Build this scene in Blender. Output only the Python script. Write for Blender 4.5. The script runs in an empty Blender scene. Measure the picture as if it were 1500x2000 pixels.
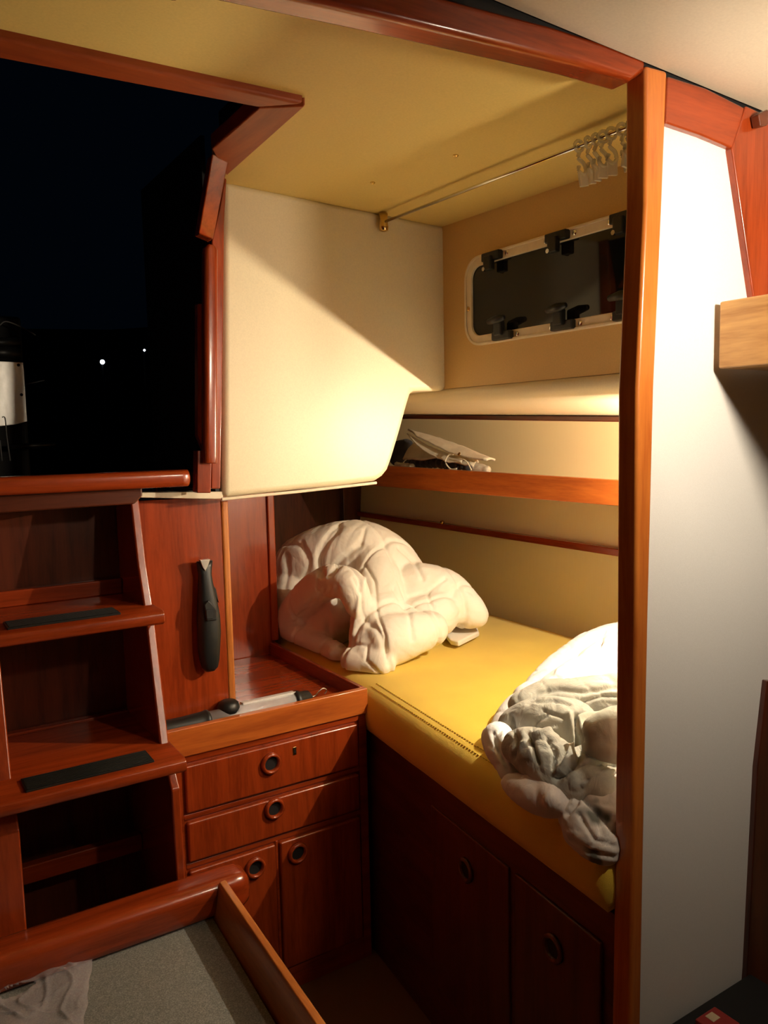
import bpy, bmesh, math, random
from mathutils import Vector, Matrix, noise
random.seed(7)
S = bpy.context.scene
C = bpy.context.collection

# ------------------------------------------------------------------ camera, world, exposure
FPX = 1560.0                                   # focal length in pixels of the 1500 x 2000 frame
CAM = Vector((0, 0, 1.4))
yd = Vector((-1000, 138, 1560)).normalized()   # vanishing direction of the fore-and-aft lines (right, up, forward)
xd = Vector((2463, 211, 1560)); xd = (xd - xd.dot(yd)*yd).normalized()
zd = yd.cross(xd).normalized()
if zd.y < 0: zd = -zd
right = Vector((xd.x, yd.x, zd.x)); up = Vector((xd.y, yd.y, zd.y)); fwd = Vector((xd.z, yd.z, zd.z))
cd = bpy.data.cameras.new('camera'); cam = bpy.data.objects.new('camera', cd); C.objects.link(cam)
m = Matrix.Identity(4)
for i in range(3):
    m[i][0] = right[i]; m[i][1] = up[i]; m[i][2] = -fwd[i]
m.translation = CAM
cam.matrix_world = m
cd.sensor_fit = 'VERTICAL'; cd.sensor_height = 36; cd.sensor_width = 27; cd.lens = FPX/2000*36
cd.clip_start = 0.02
S.camera = cam

def P(px, py, ax, v):
    """point of a pixel's ray on the plane ax = v"""
    d = right*((px-750)/FPX) + up*((1000-py)/FPX) + fwd
    i = 'xyz'.index(ax)
    return CAM + d*((v-CAM[i])/d[i])

W = bpy.data.worlds.new('night'); S.world = W; W.use_nodes = True
W.node_tree.nodes['Background'].inputs[0].default_value = (.10, .28, .60, 1)
W.node_tree.nodes['Background'].inputs[1].default_value = .003
S.view_settings.view_transform = 'Standard'; S.view_settings.look = 'None'
S.view_settings.exposure = 0.12; S.view_settings.gamma = 1; S.view_settings.use_curve_mapping = False
LAMP_BERTH = (1.455, 1.02, 1.382); BERTH_E = 35000; BERTH_C = (1, .86, .64)
LAMP_SALON = (1.0, .26, 1.665); SALON_E = 400; SALON_C = (1, .84, .62)

# ------------------------------------------------------------------ materials
def mat(name):
    m = bpy.data.materials.new(name); m.use_nodes = True
    n = m.node_tree.nodes; l = m.node_tree.links
    return m, n, l, n['Principled BSDF']
def coords(n, l, scale=(1, 1, 1)):
    tc = n.new('ShaderNodeTexCoord'); mp = n.new('ShaderNodeMapping'); mp.inputs['Scale'].default_value = scale
    l.new(tc.outputs['Object'], mp.inputs['Vector']); return mp.outputs['Vector']
def ramp(n, l, fac, stops):
    r = n.new('ShaderNodeValToRGB'); l.new(fac, r.inputs[0])
    while len(r.color_ramp.elements) < len(stops): r.color_ramp.elements.new(.5)
    for e, (p, c) in zip(r.color_ramp.elements, stops): e.position = p; e.color = (*c, 1)
    return r.outputs[0]
def bump(n, l, h, b, strength=.2, dist=.002):
    bn = n.new('ShaderNodeBump'); bn.inputs['Strength'].default_value = strength; bn.inputs['Distance'].default_value = dist
    l.new(h, bn.inputs['Height']); l.new(bn.outputs[0], b.inputs['Normal'])
def wood(name, c1, c2, axis='x', rough=.28, coat=.35):
    m, n, l, b = mat(name)
    s = {'x': (1.2, 14, 14), 'y': (14, 1.2, 14), 'z': (14, 14, 1.2)}[axis]
    nz = n.new('ShaderNodeTexNoise'); nz.inputs['Scale'].default_value = 2.2; nz.inputs['Detail'].default_value = 7; nz.inputs['Roughness'].default_value = .62
    nz.inputs['Distortion'].default_value = .5
    l.new(coords(n, l, s), nz.inputs['Vector'])
    s2 = tuple(v*6 for v in s)
    n2 = n.new('ShaderNodeTexNoise'); n2.inputs['Scale'].default_value = 3; n2.inputs['Detail'].default_value = 3
    l.new(coords(n, l, s2), n2.inputs['Vector'])
    mx = n.new('ShaderNodeMath'); mx.operation = 'MULTIPLY_ADD'; mx.inputs[1].default_value = .3; l.new(n2.outputs[0], mx.inputs[0]); l.new(nz.outputs[0], mx.inputs[2])
    l.new(ramp(n, l, mx.outputs[0], [(.48, c2), (.62, [(a+b_)/2 for a, b_ in zip(c1, c2)]), (.80, c1)]), b.inputs['Base Color'])
    b.inputs['Roughness'].default_value = rough; b.inputs['Coat Weight'].default_value = coat; b.inputs['Coat Roughness'].default_value = .11
    w = n.new('ShaderNodeTexNoise'); w.inputs['Scale'].default_value = 45; l.new(coords(n, l), w.inputs['Vector'])
    bump(n, l, w.outputs[0], b, .12, .002)
    return m
MAH = {a: wood('mahogany_'+a, (.34, .047, .008), (.20, .025, .004), a, .26, .4) for a in 'xyz'}
ORANGEW = {a: wood('orange_wood_'+a, (.58, .15, .024), (.36, .075, .012), a, .3, .5) for a in 'xyz'}
TEAK = {a: wood('teak_'+a, (.62, .22, .045), (.38, .11, .02), a, .32, .25) for a in 'xyz'}
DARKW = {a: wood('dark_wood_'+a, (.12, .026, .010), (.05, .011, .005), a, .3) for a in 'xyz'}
PALEW = {a: wood('pale_wood_'+a, (.66, .36, .12), (.42, .19, .05), a, .4, .15) for a in 'xyz'}
def plain(name, col, rough=.5, metal=0, bs=0, bscale=200, coat=0, **k):
    m, n, l, b = mat(name)
    nz = n.new('ShaderNodeTexNoise'); nz.inputs['Scale'].default_value = bscale; nz.inputs['Detail'].default_value = 3
    l.new(coords(n, l), nz.inputs['Vector'])
    l.new(ramp(n, l, nz.outputs[0], [(.3, [c*.92 for c in col]), (.7, col)]), b.inputs['Base Color'])
    b.inputs['Roughness'].default_value = rough; b.inputs['Metallic'].default_value = metal; b.inputs['Coat Weight'].default_value = coat
    if bs: bump(n, l, nz.outputs[0], b, bs, .001)
    return m
VINYL = plain('cream_vinyl', (.80, .69, .47), .42, bs=.05, bscale=320)
CEIL = plain('ceiling_vinyl', (.80, .60, .20), .5, bs=.04, bscale=260)
VINYL_BOUNCE = plain('cream_vinyl_bounce_tint', (.76, .50, .19), .5, bs=.04, bscale=260)  # cream vinyl again, with warm light bounced off the wood put into its colour
SALCEIL = plain('salon_ceiling_vinyl', (.74, .68, .55), .5, bs=.04, bscale=260)
PLASTICW = None
WHITE = plain('white_laminate', (.84, .83, .83), .38, bscale=900)
PLASTICW = plain('white_frame', (.86, .74, .55), .35, bscale=60)
BLACK = plain('black_plastic', (.008, .009, .009), .45, bs=.1, bscale=500)
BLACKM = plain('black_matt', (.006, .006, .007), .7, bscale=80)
METAL = plain('worn_metal', (.75, .74, .72), .28, metal=1, bs=.25, bscale=60)
CHROME = plain('chrome', (.8, .8, .8), .18, metal=1, bscale=40)
BRASS = plain('brass', (.7, .5, .2), .25, metal=1, bscale=40)
GLASSK = plain('tinted_glass', (.008, .009, .009), .04, bscale=20)
HOLE = plain('hole_dark', (.004, .003, .003), .8, bscale=20)
CARPET = plain('cabin_sole', (.16, .075, .025), .7, bs=.3, bscale=300)
LINING = None
def ribbed():
    m, n, l, b = mat('hull_lining')
    wv = n.new('ShaderNodeTexWave'); wv.bands_direction = 'Y'; wv.inputs['Scale'].default_value = 45; wv.inputs['Distortion'].default_value = .15
    l.new(coords(n, l), wv.inputs['Vector'])
    l.new(ramp(n, l, wv.outputs[0], [(0, (.90, .77, .42)), (1, (.93, .81, .47))]), b.inputs['Base Color'])
    b.inputs['Roughness'].default_value = .55
    bump(n, l, wv.outputs[0], b, .08, .001); return m
LINING = ribbed()
def counter_mat():
    m, n, l, b = mat('grey_nonslip')
    v = n.new('ShaderNodeTexNoise'); v.inputs['Scale'].default_value = 420; v.inputs['Detail'].default_value = 4
    l.new(coords(n, l), v.inputs['Vector'])
    l.new(ramp(n, l, v.outputs[0], [(.35, (.13, .135, .125)), (.55, (.21, .215, .20)), (.75, (.34, .34, .31))]), b.inputs['Base Color'])
    b.inputs['Roughness'].default_value = .55
    bump(n, l, v.outputs[0], b, .5, .001); return m
COUNTER = counter_mat()
def fabric(name, c1, c2, scale=1.0, wr=.35, sheen=.15, big=None):
    m, n, l, b = mat(name)
    a = n.new('ShaderNodeTexNoise'); a.inputs['Scale'].default_value = 9*scale; a.inputs['Detail'].default_value = 5; a.inputs['Distortion'].default_value = 1.2
    l.new(coords(n, l), a.inputs['Vector'])
    col = ramp(n, l, a.outputs[0], [(.3, c2), (.7, c1)])
    if big:
        s = n.new('ShaderNodeTexNoise'); s.inputs['Scale'].default_value = big[0]; s.inputs['Detail'].default_value = 2
        l.new(coords(n, l), s.inputs['Vector'])
        mixn = n.new('ShaderNodeMix'); mixn.data_type = 'RGBA'
        l.new(ramp(n, l, s.outputs[0], [(big[1], (0, 0, 0)), (big[1]+.08, (1, 1, 1))]), mixn.inputs[0])
        l.new(col, mixn.inputs[6]); mixn.inputs[7].default_value = (*big[2], 1)
        col = mixn.outputs[2]
    l.new(col, b.inputs['Base Color'])
    b.inputs['Roughness'].default_value = .85; b.inputs['Sheen Weight'].default_value = sheen
    w = n.new('ShaderNodeTexNoise'); w.inputs['Scale'].default_value = 26*scale; w.inputs['Detail'].default_value = 6; w.inputs['Distortion'].default_value = 2.0
    l.new(coords(n, l, (1, 1, .55)), w.inputs['Vector'])
    bump(n, l, w.outputs[0], b, wr, .008)
    return m
DUVET = fabric('duvet_cotton', (.90, .84, .74), (.86, .78, .66), 1, .22)
SHEET = fabric('white_sheet', (.90, .90, .90), (.84, .84, .86), 1, .3)
GREYC = fabric('grey_green_cotton', (.44, .43, .37), (.33, .33, .30), 1.2, .4, big=(5, .56, (.62, .60, .52)))
PINKW = fabric('blotched_cotton', (.78, .72, .68), (.68, .62, .58), 1, .3, big=(17, .60, (.13, .13, .11)))
CASE = fabric('pale_pillowcase', (.60, .60, .50), (.50, .50, .42), 1, .25)
CANVAS = fabric('canvas', (.66, .58, .44), (.55, .47, .34), 2, .2)
DARKC = fabric('dark_cloth', (.03, .028, .035), (.015, .014, .018), 2, .3)
def mattress_mat():
    m, n, l, b = mat('yellow_upholstery')
    a = n.new('ShaderNodeTexNoise'); a.inputs['Scale'].default_value = 900; l.new(coords(n, l), a.inputs['Vector'])
    c = n.new('ShaderNodeTexNoise'); c.inputs['Scale'].default_value = 5; c.inputs['Detail'].default_value = 4; l.new(coords(n, l), c.inputs['Vector'])
    l.new(ramp(n, l, c.outputs[0], [(.3, (.80, .54, .045)), (.7, (.92, .65, .065))]), b.inputs['Base Color'])
    b.inputs['Roughness'].default_value = .9; b.inputs['Sheen Weight'].default_value = .2
    bump(n, l, a.outputs[0], b, .5, .002); return m
YELLOW = mattress_mat()
def emit(name, col, s):
    m, n, l, b = mat(name); b.inputs['Base Color'].default_value = (*col, 1)
    b.inputs['Emission Color'].default_value = (*col, 1); b.inputs['Emission Strength'].default_value = s; return m
def clear(name, tint, alpha, rough=.15):
    m, n, l, b = mat(name)
    b.inputs['Base Color'].default_value = (*tint, 1); b.inputs['Roughness'].default_value = rough
    nz = n.new('ShaderNodeTexNoise'); nz.inputs['Scale'].default_value = 18; nz.inputs['Detail'].default_value = 3
    l.new(coords(n, l), nz.inputs['Vector'])
    r = n.new('ShaderNodeMapRange'); r.inputs[3].default_value = alpha*.6; r.inputs[4].default_value = alpha*1.4
    l.new(nz.outputs[0], r.inputs[0]); l.new(r.outputs[0], b.inputs['Alpha'])
    return m
CLEARP = clear('clear_plastic', (.85, .8, .68), .45, .2)
BAGM = clear('clear_bag', (.62, .55, .58), .22, .04)
TUBEM = clear('clear_tube', (.75, .76, .78), .45, .08)

# ------------------------------------------------------------------ mesh helpers
def link(name, bm, material, parent=None, bevel=0, smooth=False, seg=2, angle=35):
    me = bpy.data.meshes.new(name)
    bmesh.ops.recalc_face_normals(bm, faces=bm.faces)
    bm.to_mesh(me); bm.free()
    o = bpy.data.objects.new(name, me); C.objects.link(o)
    me.materials.append(material)
    if smooth:
        for p in me.polygons: p.use_smooth = True
    if bevel:
        b = o.modifiers.new('bevel', 'BEVEL'); b.width = bevel; b.segments = seg; b.limit_method = 'ANGLE'; b.angle_limit = math.radians(angle)
        for p in me.polygons: p.use_smooth = True
        b.harden_normals = True
    if parent:
        o.parent = parent
        q = parent; mw = Matrix.Identity(4)
        while q: mw = q.matrix_basis @ q.matrix_parent_inverse @ mw if False else mw; q = q.parent
        o.matrix_parent_inverse = world_of(parent).inverted()
    return o
def world_of(o):
    return (world_of(o.parent) @ o.matrix_parent_inverse @ o.matrix_basis) if o.parent else o.matrix_basis.copy()
def tag(o, label=None, cat=None, group=None, kind=None):
    if label: o['label'] = label
    if cat: o['category'] = cat
    if group: o['group'] = group
    if kind: o['kind'] = kind
    return o
def thing(name, loc, label, cat, group=None):
    o = bpy.data.objects.new(name, None); C.objects.link(o); o.location = loc; o.empty_display_size = .05
    o.matrix_basis = Matrix.Translation(loc)
    return tag(o, label, cat, group)
def struct(name, bm, material, bevel=0, parent=None, **k):
    o = link(name, bm, material, parent, bevel, **k)
    if not parent: o['kind'] = 'structure'
    return o
def box(bm, a, b):
    x0, y0, z0 = a; x1, y1, z1 = b
    v = [bm.verts.new(p) for p in [(x0,y0,z0),(x1,y0,z0),(x1,y1,z0),(x0,y1,z0),(x0,y0,z1),(x1,y0,z1),(x1,y1,z1),(x0,y1,z1)]]
    for f in [(0,3,2,1),(4,5,6,7),(0,1,5,4),(1,2,6,5),(2,3,7,6),(3,0,4,7)]: bm.faces.new([v[i] for i in f])
    return bm
def Box(a, b): return box(bmesh.new(), a, b)
def prism(bm, pts, d):
    """closed polygon pts extruded by the vector d"""
    d = Vector(d); a = [bm.verts.new(p) for p in pts]; b = [bm.verts.new(Vector(p)+d) for p in pts]
    bm.faces.new(a); bm.faces.new(b[::-1]); n = len(pts)
    for i in range(n): bm.faces.new([a[i], a[(i+1) % n], b[(i+1) % n], b[i]])
    return bm
def Prism(pts, d): return prism(bmesh.new(), pts, d)
def poly(px, ax, v, t):
    """outline given by pixels, standing on the plane ax = v, thickness t away from the camera"""
    d = [0, 0, 0]; d['xyz'.index(ax)] = t
    return Prism([P(a, b, ax, v) for a, b in px], d)
def sweep(bm, path, prof, closed=False, caps=True, upv=(0, 0, 1)):
    """profile [(u, v)] swept along a path; prof may be a function of the index"""
    path = [Vector(p) for p in path]; rings = []
    n = len(path)
    for i, p in enumerate(path):
        t = (path[(i+1) % n]-path[i-1]) if closed else (path[min(i+1, n-1)]-path[max(i-1, 0)])
        t.normalize(); u = Vector(upv)
        if abs(t.dot(u)) > .98: u = Vector((0, 1, 0))
        s = t.cross(u).normalized(); u = s.cross(t)
        pr = prof(i/(n-1)) if callable(prof) else prof
        rings.append([bm.verts.new(p + s*a + u*b) for a, b in pr])
    k = len(rings[0])
    for i in range(n if closed else n-1):
        A = rings[i]; B = rings[(i+1) % n]
        for j in range(k): bm.faces.new([A[j], A[(j+1) % k], B[(j+1) % k], B[j]])
    if caps and not closed: bm.faces.new(rings[0][::-1]); bm.faces.new(rings[-1])
    return bm
def circ(r, k=14, ry=None):
    ry = r if ry is None else ry
    return [(r*math.cos(2*math.pi*i/k), ry*math.sin(2*math.pi*i/k)) for i in range(k)]
def Tube(path, r, k=14, closed=False):
    return sweep(bmesh.new(), path, (lambda t: circ(r(t), k)) if callable(r) else circ(r, k), closed)
def rrect(w, h, r, k=5):
    """rounded rectangle profile centred on 0"""
    o = []
    for cx, cy, a0 in [(w/2-r, h/2-r, 0), (-w/2+r, h/2-r, 90), (-w/2+r, -h/2+r, 180), (w/2-r, -h/2+r, 270)]:
        for i in range(k+1):
            a = math.radians(a0+90*i/k); o.append((cx+r*math.cos(a), cy+r*math.sin(a)))
    return o
def Ball(c, r, seg=20):
    bm = bmesh.new(); r = (r, r, r) if not hasattr(r, '__len__') else r
    bmesh.ops.create_uvsphere(bm, u_segments=seg, v_segments=seg//2, radius=1, matrix=Matrix.Translation(c) @ Matrix.Diagonal((*r, 1)))
    return bm
def lathe(c, axis, prof, k=28):
    """prof [(r, h)] around the axis through c"""
    bm = bmesh.new(); ax = Vector(axis).normalized(); a = ax.orthogonal().normalized(); b = ax.cross(a); c = Vector(c)
    rings = [[bm.verts.new(c+ax*h+(a*math.cos(2*math.pi*i/k)+b*math.sin(2*math.pi*i/k))*max(r, 1e-4)) for i in range(k)] for r, h in prof]
    for A, B in zip(rings, rings[1:]):
        for j in range(k): bm.faces.new([A[j], A[(j+1) % k], B[(j+1) % k], B[j]])
    bm.faces.new(rings[0][::-1]); bm.faces.new(rings[-1])
    return bm
def smooth_path(pts, n=8):
    """Catmull-Rom through the points (tuples of any length)"""
    out = []
    for i in range(len(pts)-1):
        p0 = pts[max(i-1, 0)]; p1 = pts[i]; p2 = pts[i+1]; p3 = pts[min(i+2, len(pts)-1)]
        for j in range(n):
            t = j/n
            out.append(tuple(.5*((2*b)+(c-a)*t+(2*a-5*b+4*c-d)*t*t+(3*b-a-3*c+d)*t**3) for a, b, c, d in zip(p0, p1, p2, p3)))
    out.append(tuple(pts[-1])); return out

def ceil_z(x, y): return 1.955 - .045*(x-.7) + .02*(y-1.73)

# ------------------------------------------------------------------ the setting
struct('floor', Box((-1.6, -1.6, -.04), (2.0, 3.3, 0)), CARPET)
# ceiling: slabs around the sliding hatch opening (x -.45 .. .64, y 1.28 .. 1.73)
bm = bmesh.new()
def slab(x0, x1, y0, y1, t=.04):
    pts = [(x, y, ceil_z(x, y)) for x, y in [(x0, y0), (x1, y0), (x1, y1), (x0, y1)]]
    prism(bm, pts, (0, 0, t))
slab(-1.6, -.45, .83, 1.78); slab(-.45, .64, .83, 1.29); slab(.64, 1.34, .83, 1.645); slab(.672, 1.34, 1.645, 1.78)
struct('ceiling', bm, CEIL)
bm = Prism([(x, y, ceil_z(x, y)-.013) for x, y in [(-1.6, -1.6), (2.0, -1.6), (2.0, .799), (-1.6, .799)]], (0, 0, .05)); struct('ceiling_salon', bm, SALCEIL)
# aft bulkhead above: padded panel with a cut lower right corner
pp = [(436, 340), (700, 395), (862, 432), (875, 500), (876, 762), (806, 765), (798, 790), (783, 845), (768, 895), (760, 917), (750, 930), (735, 940), (660, 950), (585, 957), (500, 966), (436, 973)]
pts = [P(a, b, 'y', 1.73) for a, b in pp]
for p in pts[:3]: p.z = ceil_z(p.x, 1.73)+.004
pts[3].z = 1.88; pts[3].x = 1.318; pts[2].x = 1.318; pts[4].x = 1.318; pts[4].z = 1.503; pts[5].z = 1.500
bm = Prism(pts, (0, .42, 0))
struct('wall_aft', bm, VINYL, .016, seg=4, angle=25)
struct('trim_1', Tube([P(433, 975, 'y', 1.715), P(585, 960, 'y', 1.715), P(735, 943, 'y', 1.715)], .0035, 8), PLASTICW)
# trunk side with the window, upholstered
bm = Prism([(1.30, .83, 1.507), (1.30, 2.3, 1.507), (1.30, 2.3, 1.97), (1.30, .83, 1.97)], (.05, 0, 0))
struct('wall_right', bm, VINYL_BOUNCE)
# upholstered roll under the trunk side: convex section, fuller towards the camera
def roll_sec(t):
    y = .83+t*(2.6-.83)
    f = max(0, 1-t*1.25)
    z1 = 1.412+.038*min(1, max(0, (y-1.0)/1.2))
    sec = []
    p = .003+.008*f; D = 1.507-z1
    for x, k in ((1.303, 0), (1.303-.6*p, .03), (1.301-p, .11), (1.301-p, .22), (1.306-.8*p, .35), (1.322-.5*p, .48), (1.350, .60), (1.390, .72), (1.44, .86), (1.50, 1)):
        sec.append(Vector((x, y, 1.507-D*k)))
    return sec
bm = bmesh.new(); N = 30
rows = [roll_sec(i/N) for i in range(N+1)]
V = [[bm.verts.new(p) for p in r]+[bm.verts.new((1.51, r[0].y, 1.54)), bm.verts.new((1.352, r[0].y, 1.54)), bm.verts.new((1.352, r[0].y, 1.508))] for r in rows]
k = len(V[0])
for i in range(N):
    for j in range(k): bm.faces.new([V[i][j], V[i][(j+1) % k], V[i+1][(j+1) % k], V[i+1][j]])
bm.faces.new(V[0]); bm.faces.new(V[-1][::-1])
struct('trim_2', bm, VINYL, smooth=False)
bpy.data.objects['trim_2'].data.polygons.foreach_set('use_smooth', [True]*len(bpy.data.objects['trim_2'].data.polygons))
# wooden strip under the roll
path = [(1.497, .83+i*.09, roll_sec(i*.09/1.77)[-1].z-.006) for i in range(20)]
struct('trim_3', sweep(bmesh.new(), path, rrect(.022, .014, .003, 2)), DARKW['y'])
# side deck underside and hull lining
struct('ceiling_side_deck', Prism([(1.49, .83, 1.44), (1.49, 3.2, 1.47), (1.96, 3.2, 1.47), (1.96, .83, 1.44)], (0, 0, .04)), LINING)
bm = bmesh.new()
prof = [(1.90, 1.46), (1.905, 1.30), (1.90, 1.15), (1.89, 1.0), (1.885, .85), (1.875, .70), (1.84, .45), (1.75, .2), (1.65, 0)]
for (x0, z0), (x1, z1) in zip(prof, prof[1:]):
    prism(bm, [(x0, .83, z0), (x0, 3.2, z0), (x1, 3.2, z1), (x1, .83, z1)], (.04, 0, 0))
bmesh.ops.remove_doubles(bm, verts=bm.verts, dist=1e-5)
struct('wall_hull', bm, LINING)
struct('trim_4', Box((1.865, .84, 1.008), (1.894, 3.17, 1.031)), MAH['y'], .004)
# foot end of the berth
struct('wall_foot', Box((1.04, 3.18, 0), (1.92, 3.22, 1.46)), DARKW['z'])
struct('trim_5', Box((1.78, 3.14, .5), (1.83, 3.18, 1.46)), DARKW['z'], .003)
struct('wall_partition', Box((1.034, 2.335, .0), (1.055, 3.18, 1.30)), MAH['z'])
# bulkhead with the white laminate, its post and its frame
Y = .80
bl = [P(a, b, 'y', Y+.004) for a, b in [(1296, 225), (1435, 285), (1480, 575)]]
pts = [Vector((.975, Y+.004, 0)), Vector((.975, Y+.004, 1.90)), Vector((1.9, Y+.004, 1.88)), Vector((1.9, Y+.004, 0))]
struct('wall_near', Prism(pts, (0, .022, 0)), WHITE)
post = [(1262, 126), (1305, 138), (1295, 400), (1279, 760), (1268, 1200), (1258, 1700), (1250, 2000)]
postl = [(1227, 2000), (1236, 1700), (1242, 1200), (1245, 760), (1261, 400)]
pp = [P(a, b, 'y', Y-.004) for a, b in post+postl]
lo_r = pp[6].copy(); lo_r.z = 0; lo_l = pp[7].copy(); lo_l.z = 0
pts = pp[:6]+[lo_r, lo_l]+pp[8:]
struct('trim_6', Prism(pts, (0, .038, 0)), wood('post_wood', (.60, .19, .032), (.42, .10, .016), 'z', .3, .6), .006, seg=3)
# wood frame of the white panel: sloping head and raking side
struct('trim_7', poly([(1305, 148), (1380, 172), (1455, 210), (1434, 291), (1370, 264), (1300, 240)], 'y', Y-.006, .02), MAH['x'], .003)
struct('trim_8', poly([(1458, 206), (1484, 218), (1530, 260), (1560, 700), (1488, 700), (1472, 578), (1430, 289)], 'y', Y-.008, .02), MAH['z'], .003)
struct('trim_9', poly([(1499, 1330), (1620, 1330), (1600, 2080), (1446, 2080), (1460, 1895), (1480, 1500)], 'y', Y-.006, .012), DARKW['z'], .002)
# header beam across the opening (arched underside), hanging under the ceiling
top = [(600, -90), (760, -40), (900, 0), (1080, 48), (1180, 80), (1266, 114)]
bot = [(1262, 140), (1236, 156), (1128, 124), (1030, 100), (924, 75), (760, 36), (600, 0), (400, -45)]
pts = [P(a, b, 'y', .80) for a, b in [(400, -150)]+top+bot]
bm = Prism(pts, (0, .045, 0))
box(bm, (-1.6, .80, 1.84), (.30, .845, 1.94))
struct('trim_10', bm, MAH['x'], .010, seg=4, angle=50)
struct('trim_11', Prism([(-.1, .806, 1.925), (1.0, .806, 1.905), (1.2, .806, 1.888), (1.9, .806, 1.845), (1.9, .806, 1.96), (-.1, .806, 1.96)], (0, .03, 0)), BLACKM)
# bulkhead port side of the passage, salon walls behind the camera
struct('wall_left', Box((-1.64, -1.6, 0), (-1.6, 3.2, 1.99)), MAH['z'])
struct('wall_back', Box((-1.6, -1.64, 0), (2.0, -1.6, 1.99)), VINYL)
struct('wall_salon_right', Box((1.9, -1.6, 0), (1.94, .80, 1.97)), VINYL)

# ------------------------------------------------------------------ companionway
# aft bulkhead left of the ladder and under the sill
struct('wall_companionway', Prism([(-1.6, 1.74, 0), (-.40, 1.74, 0), (-.40, 1.74, 1.99), (-1.6, 1.74, 1.99)], (0, .05, 0)), MAH['z'])
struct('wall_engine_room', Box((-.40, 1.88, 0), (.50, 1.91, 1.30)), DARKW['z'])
# hatch trim on the ceiling: flat boards seen from below
def cz(px, py, dz=-.014):
    p = P(px, py, 'z', 1.935)
    return Vector((p.x, p.y, ceil_z(p.x, p.y)+dz))
pts = [cz(-60, 96), cz(595, 203), cz(505, 214), cz(-60, 136)]
bm = Prism(pts, (0, 0, .03)); MATM = {a: wood('satin_mahogany_'+a, (.38, .075, .014), (.26, .042, .008), a, .5, .05) for a in 'xy'}
struct('trim_12', bm, MATM['x'], .006, seg=3)
pts = [cz(597, 206), cz(443, 350), cz(413, 299), cz(505, 214)]
bm = Prism(pts, (0, 0, .03)); struct('trim_13', bm, MATM['y'], .004, seg=2)
bm = Box((-.45, 1.26, 1.97), (.64, 1.285, 2.05)); box(bm, (.64, 1.26, 1.975), (.665, 1.6, 2.05))
struct('trim_14', bm, BLACKM)
pts = [P(415, 299, 'z', 1.945), P(447, 312, 'z', 1.945), P(417, 468, 'y', 1.68), P(388, 456, 'y', 1.68)]
struct('trim_15', Prism(pts, (0, .03, 0)), MAH['z'], .003)
struct('hatch_side_blackout', Box((.652, 1.74, 1.27), (.661, 2.2, 2.05)), BLACKM)  # added black sheet, keeps the dimly lit panel side behind the jamb dark
struct('trim_16', poly([(440, 338), (443, 352), (438, 440), (437, 600), (431, 955), (413, 955), (412, 600), (414, 470), (430, 400)], 'y', 1.705, .06), MAH['z'], .004)
# grab rail moulding with rounded ends
a = P(409, 480, 'y', 1.675); b = P(409, 905, 'y', 1.675)
path = [a.lerp(b, t) for t in [0, .02, .05, .1, .3, .5, .7, .9, .97, 1]]
def rr(t):
    s = min(1, .45+t*14) if t < .05 else 1
    return rrect(.030*s, .03, .009*s, 4)
o = struct('trim_17', sweep(bmesh.new(), path, lambda t: rr(t), upv=(0, 1, 0)), MAH['z']); o.data.polygons.foreach_set('use_smooth', [True]*len(o.data.polygons))
m_ = o.modifiers.new('b', 'BEVEL'); m_.width = .004; m_.segments = 3; m_.limit_method = 'ANGLE'; m_.angle_limit = .9
struct('trim_18', poly([(386, 880), (414, 880), (412, 963), (385, 963)], 'y', 1.682, .03), MAH['z'], .002)
struct('trim_19', poly([(386, 593), (398, 593), (398, 880), (386, 850)], 'y', 1.70, .02), MAH['z'], .002)
# sill: rounded rail, and the dark head of the ladder recess
a = Vector((-.42, 1.70, 1.312)); b = Vector((.575, 1.70, 1.307))
path = [a.lerp(b, t) for t in [0, .25, .5, .75, .98, .995, 1]]
o = struct('trim_20', sweep(bmesh.new(), path, lambda t: rrect(.05*(1 if t < .99 else .7), .036*(1 if t < .99 else .7), .012, 4)), MAH['x'])
o.data.polygons.foreach_set('use_smooth', [True]*len(o.data.polygons))
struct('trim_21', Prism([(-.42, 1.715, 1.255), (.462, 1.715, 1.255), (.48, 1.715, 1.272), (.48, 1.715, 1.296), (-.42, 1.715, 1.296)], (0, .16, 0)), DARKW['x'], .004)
struct('trim_22', poly([(265, 962), (436, 960), (436, 975), (275, 972)], 'y', 1.74, .05), PLASTICW, .002)
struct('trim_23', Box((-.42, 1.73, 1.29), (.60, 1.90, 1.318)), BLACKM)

# ------------------------------------------------------------------ ladder
t = thing('companionway_ladder', (.32, 1.7, .45), 'varnished mahogany companionway ladder with two black-padded treads below the dark hatch opening', 'ladder')
stf = [(1.752, 1.275), (1.72, 1.126), (1.683, 1.03), (1.617, .752), (1.556, .68), (1.550, .505)]
for x0, x1 in ((.118, .178), (.462, .481)):
    pts = [(x0, y, z) for y, z in stf]+[(x0, 1.550, .419), (x0, 1.878, .419), (x0, 1.878, 1.275)]
    pts.insert(6, (x0, 1.6, .44)) if False else None
    link('side_board', Prism(pts, (x1-x0, 0, 0)), MAH['z'], t, .004, seg=3)
def tread(yf, z, x1):
    y1 = 1.876
    sec = [(y1, z-.03), (yf+.012, z-.03), (yf+.003, z-.026), (yf, z-.016), (yf+.003, z-.005), (yf+.012, z), (y1, z)]
    o = link('tread', Prism([(.10, y, zz) for y, zz in sec], (x1-.10, 0, 0)), MAH['x'], t, .003)
    return o
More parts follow.
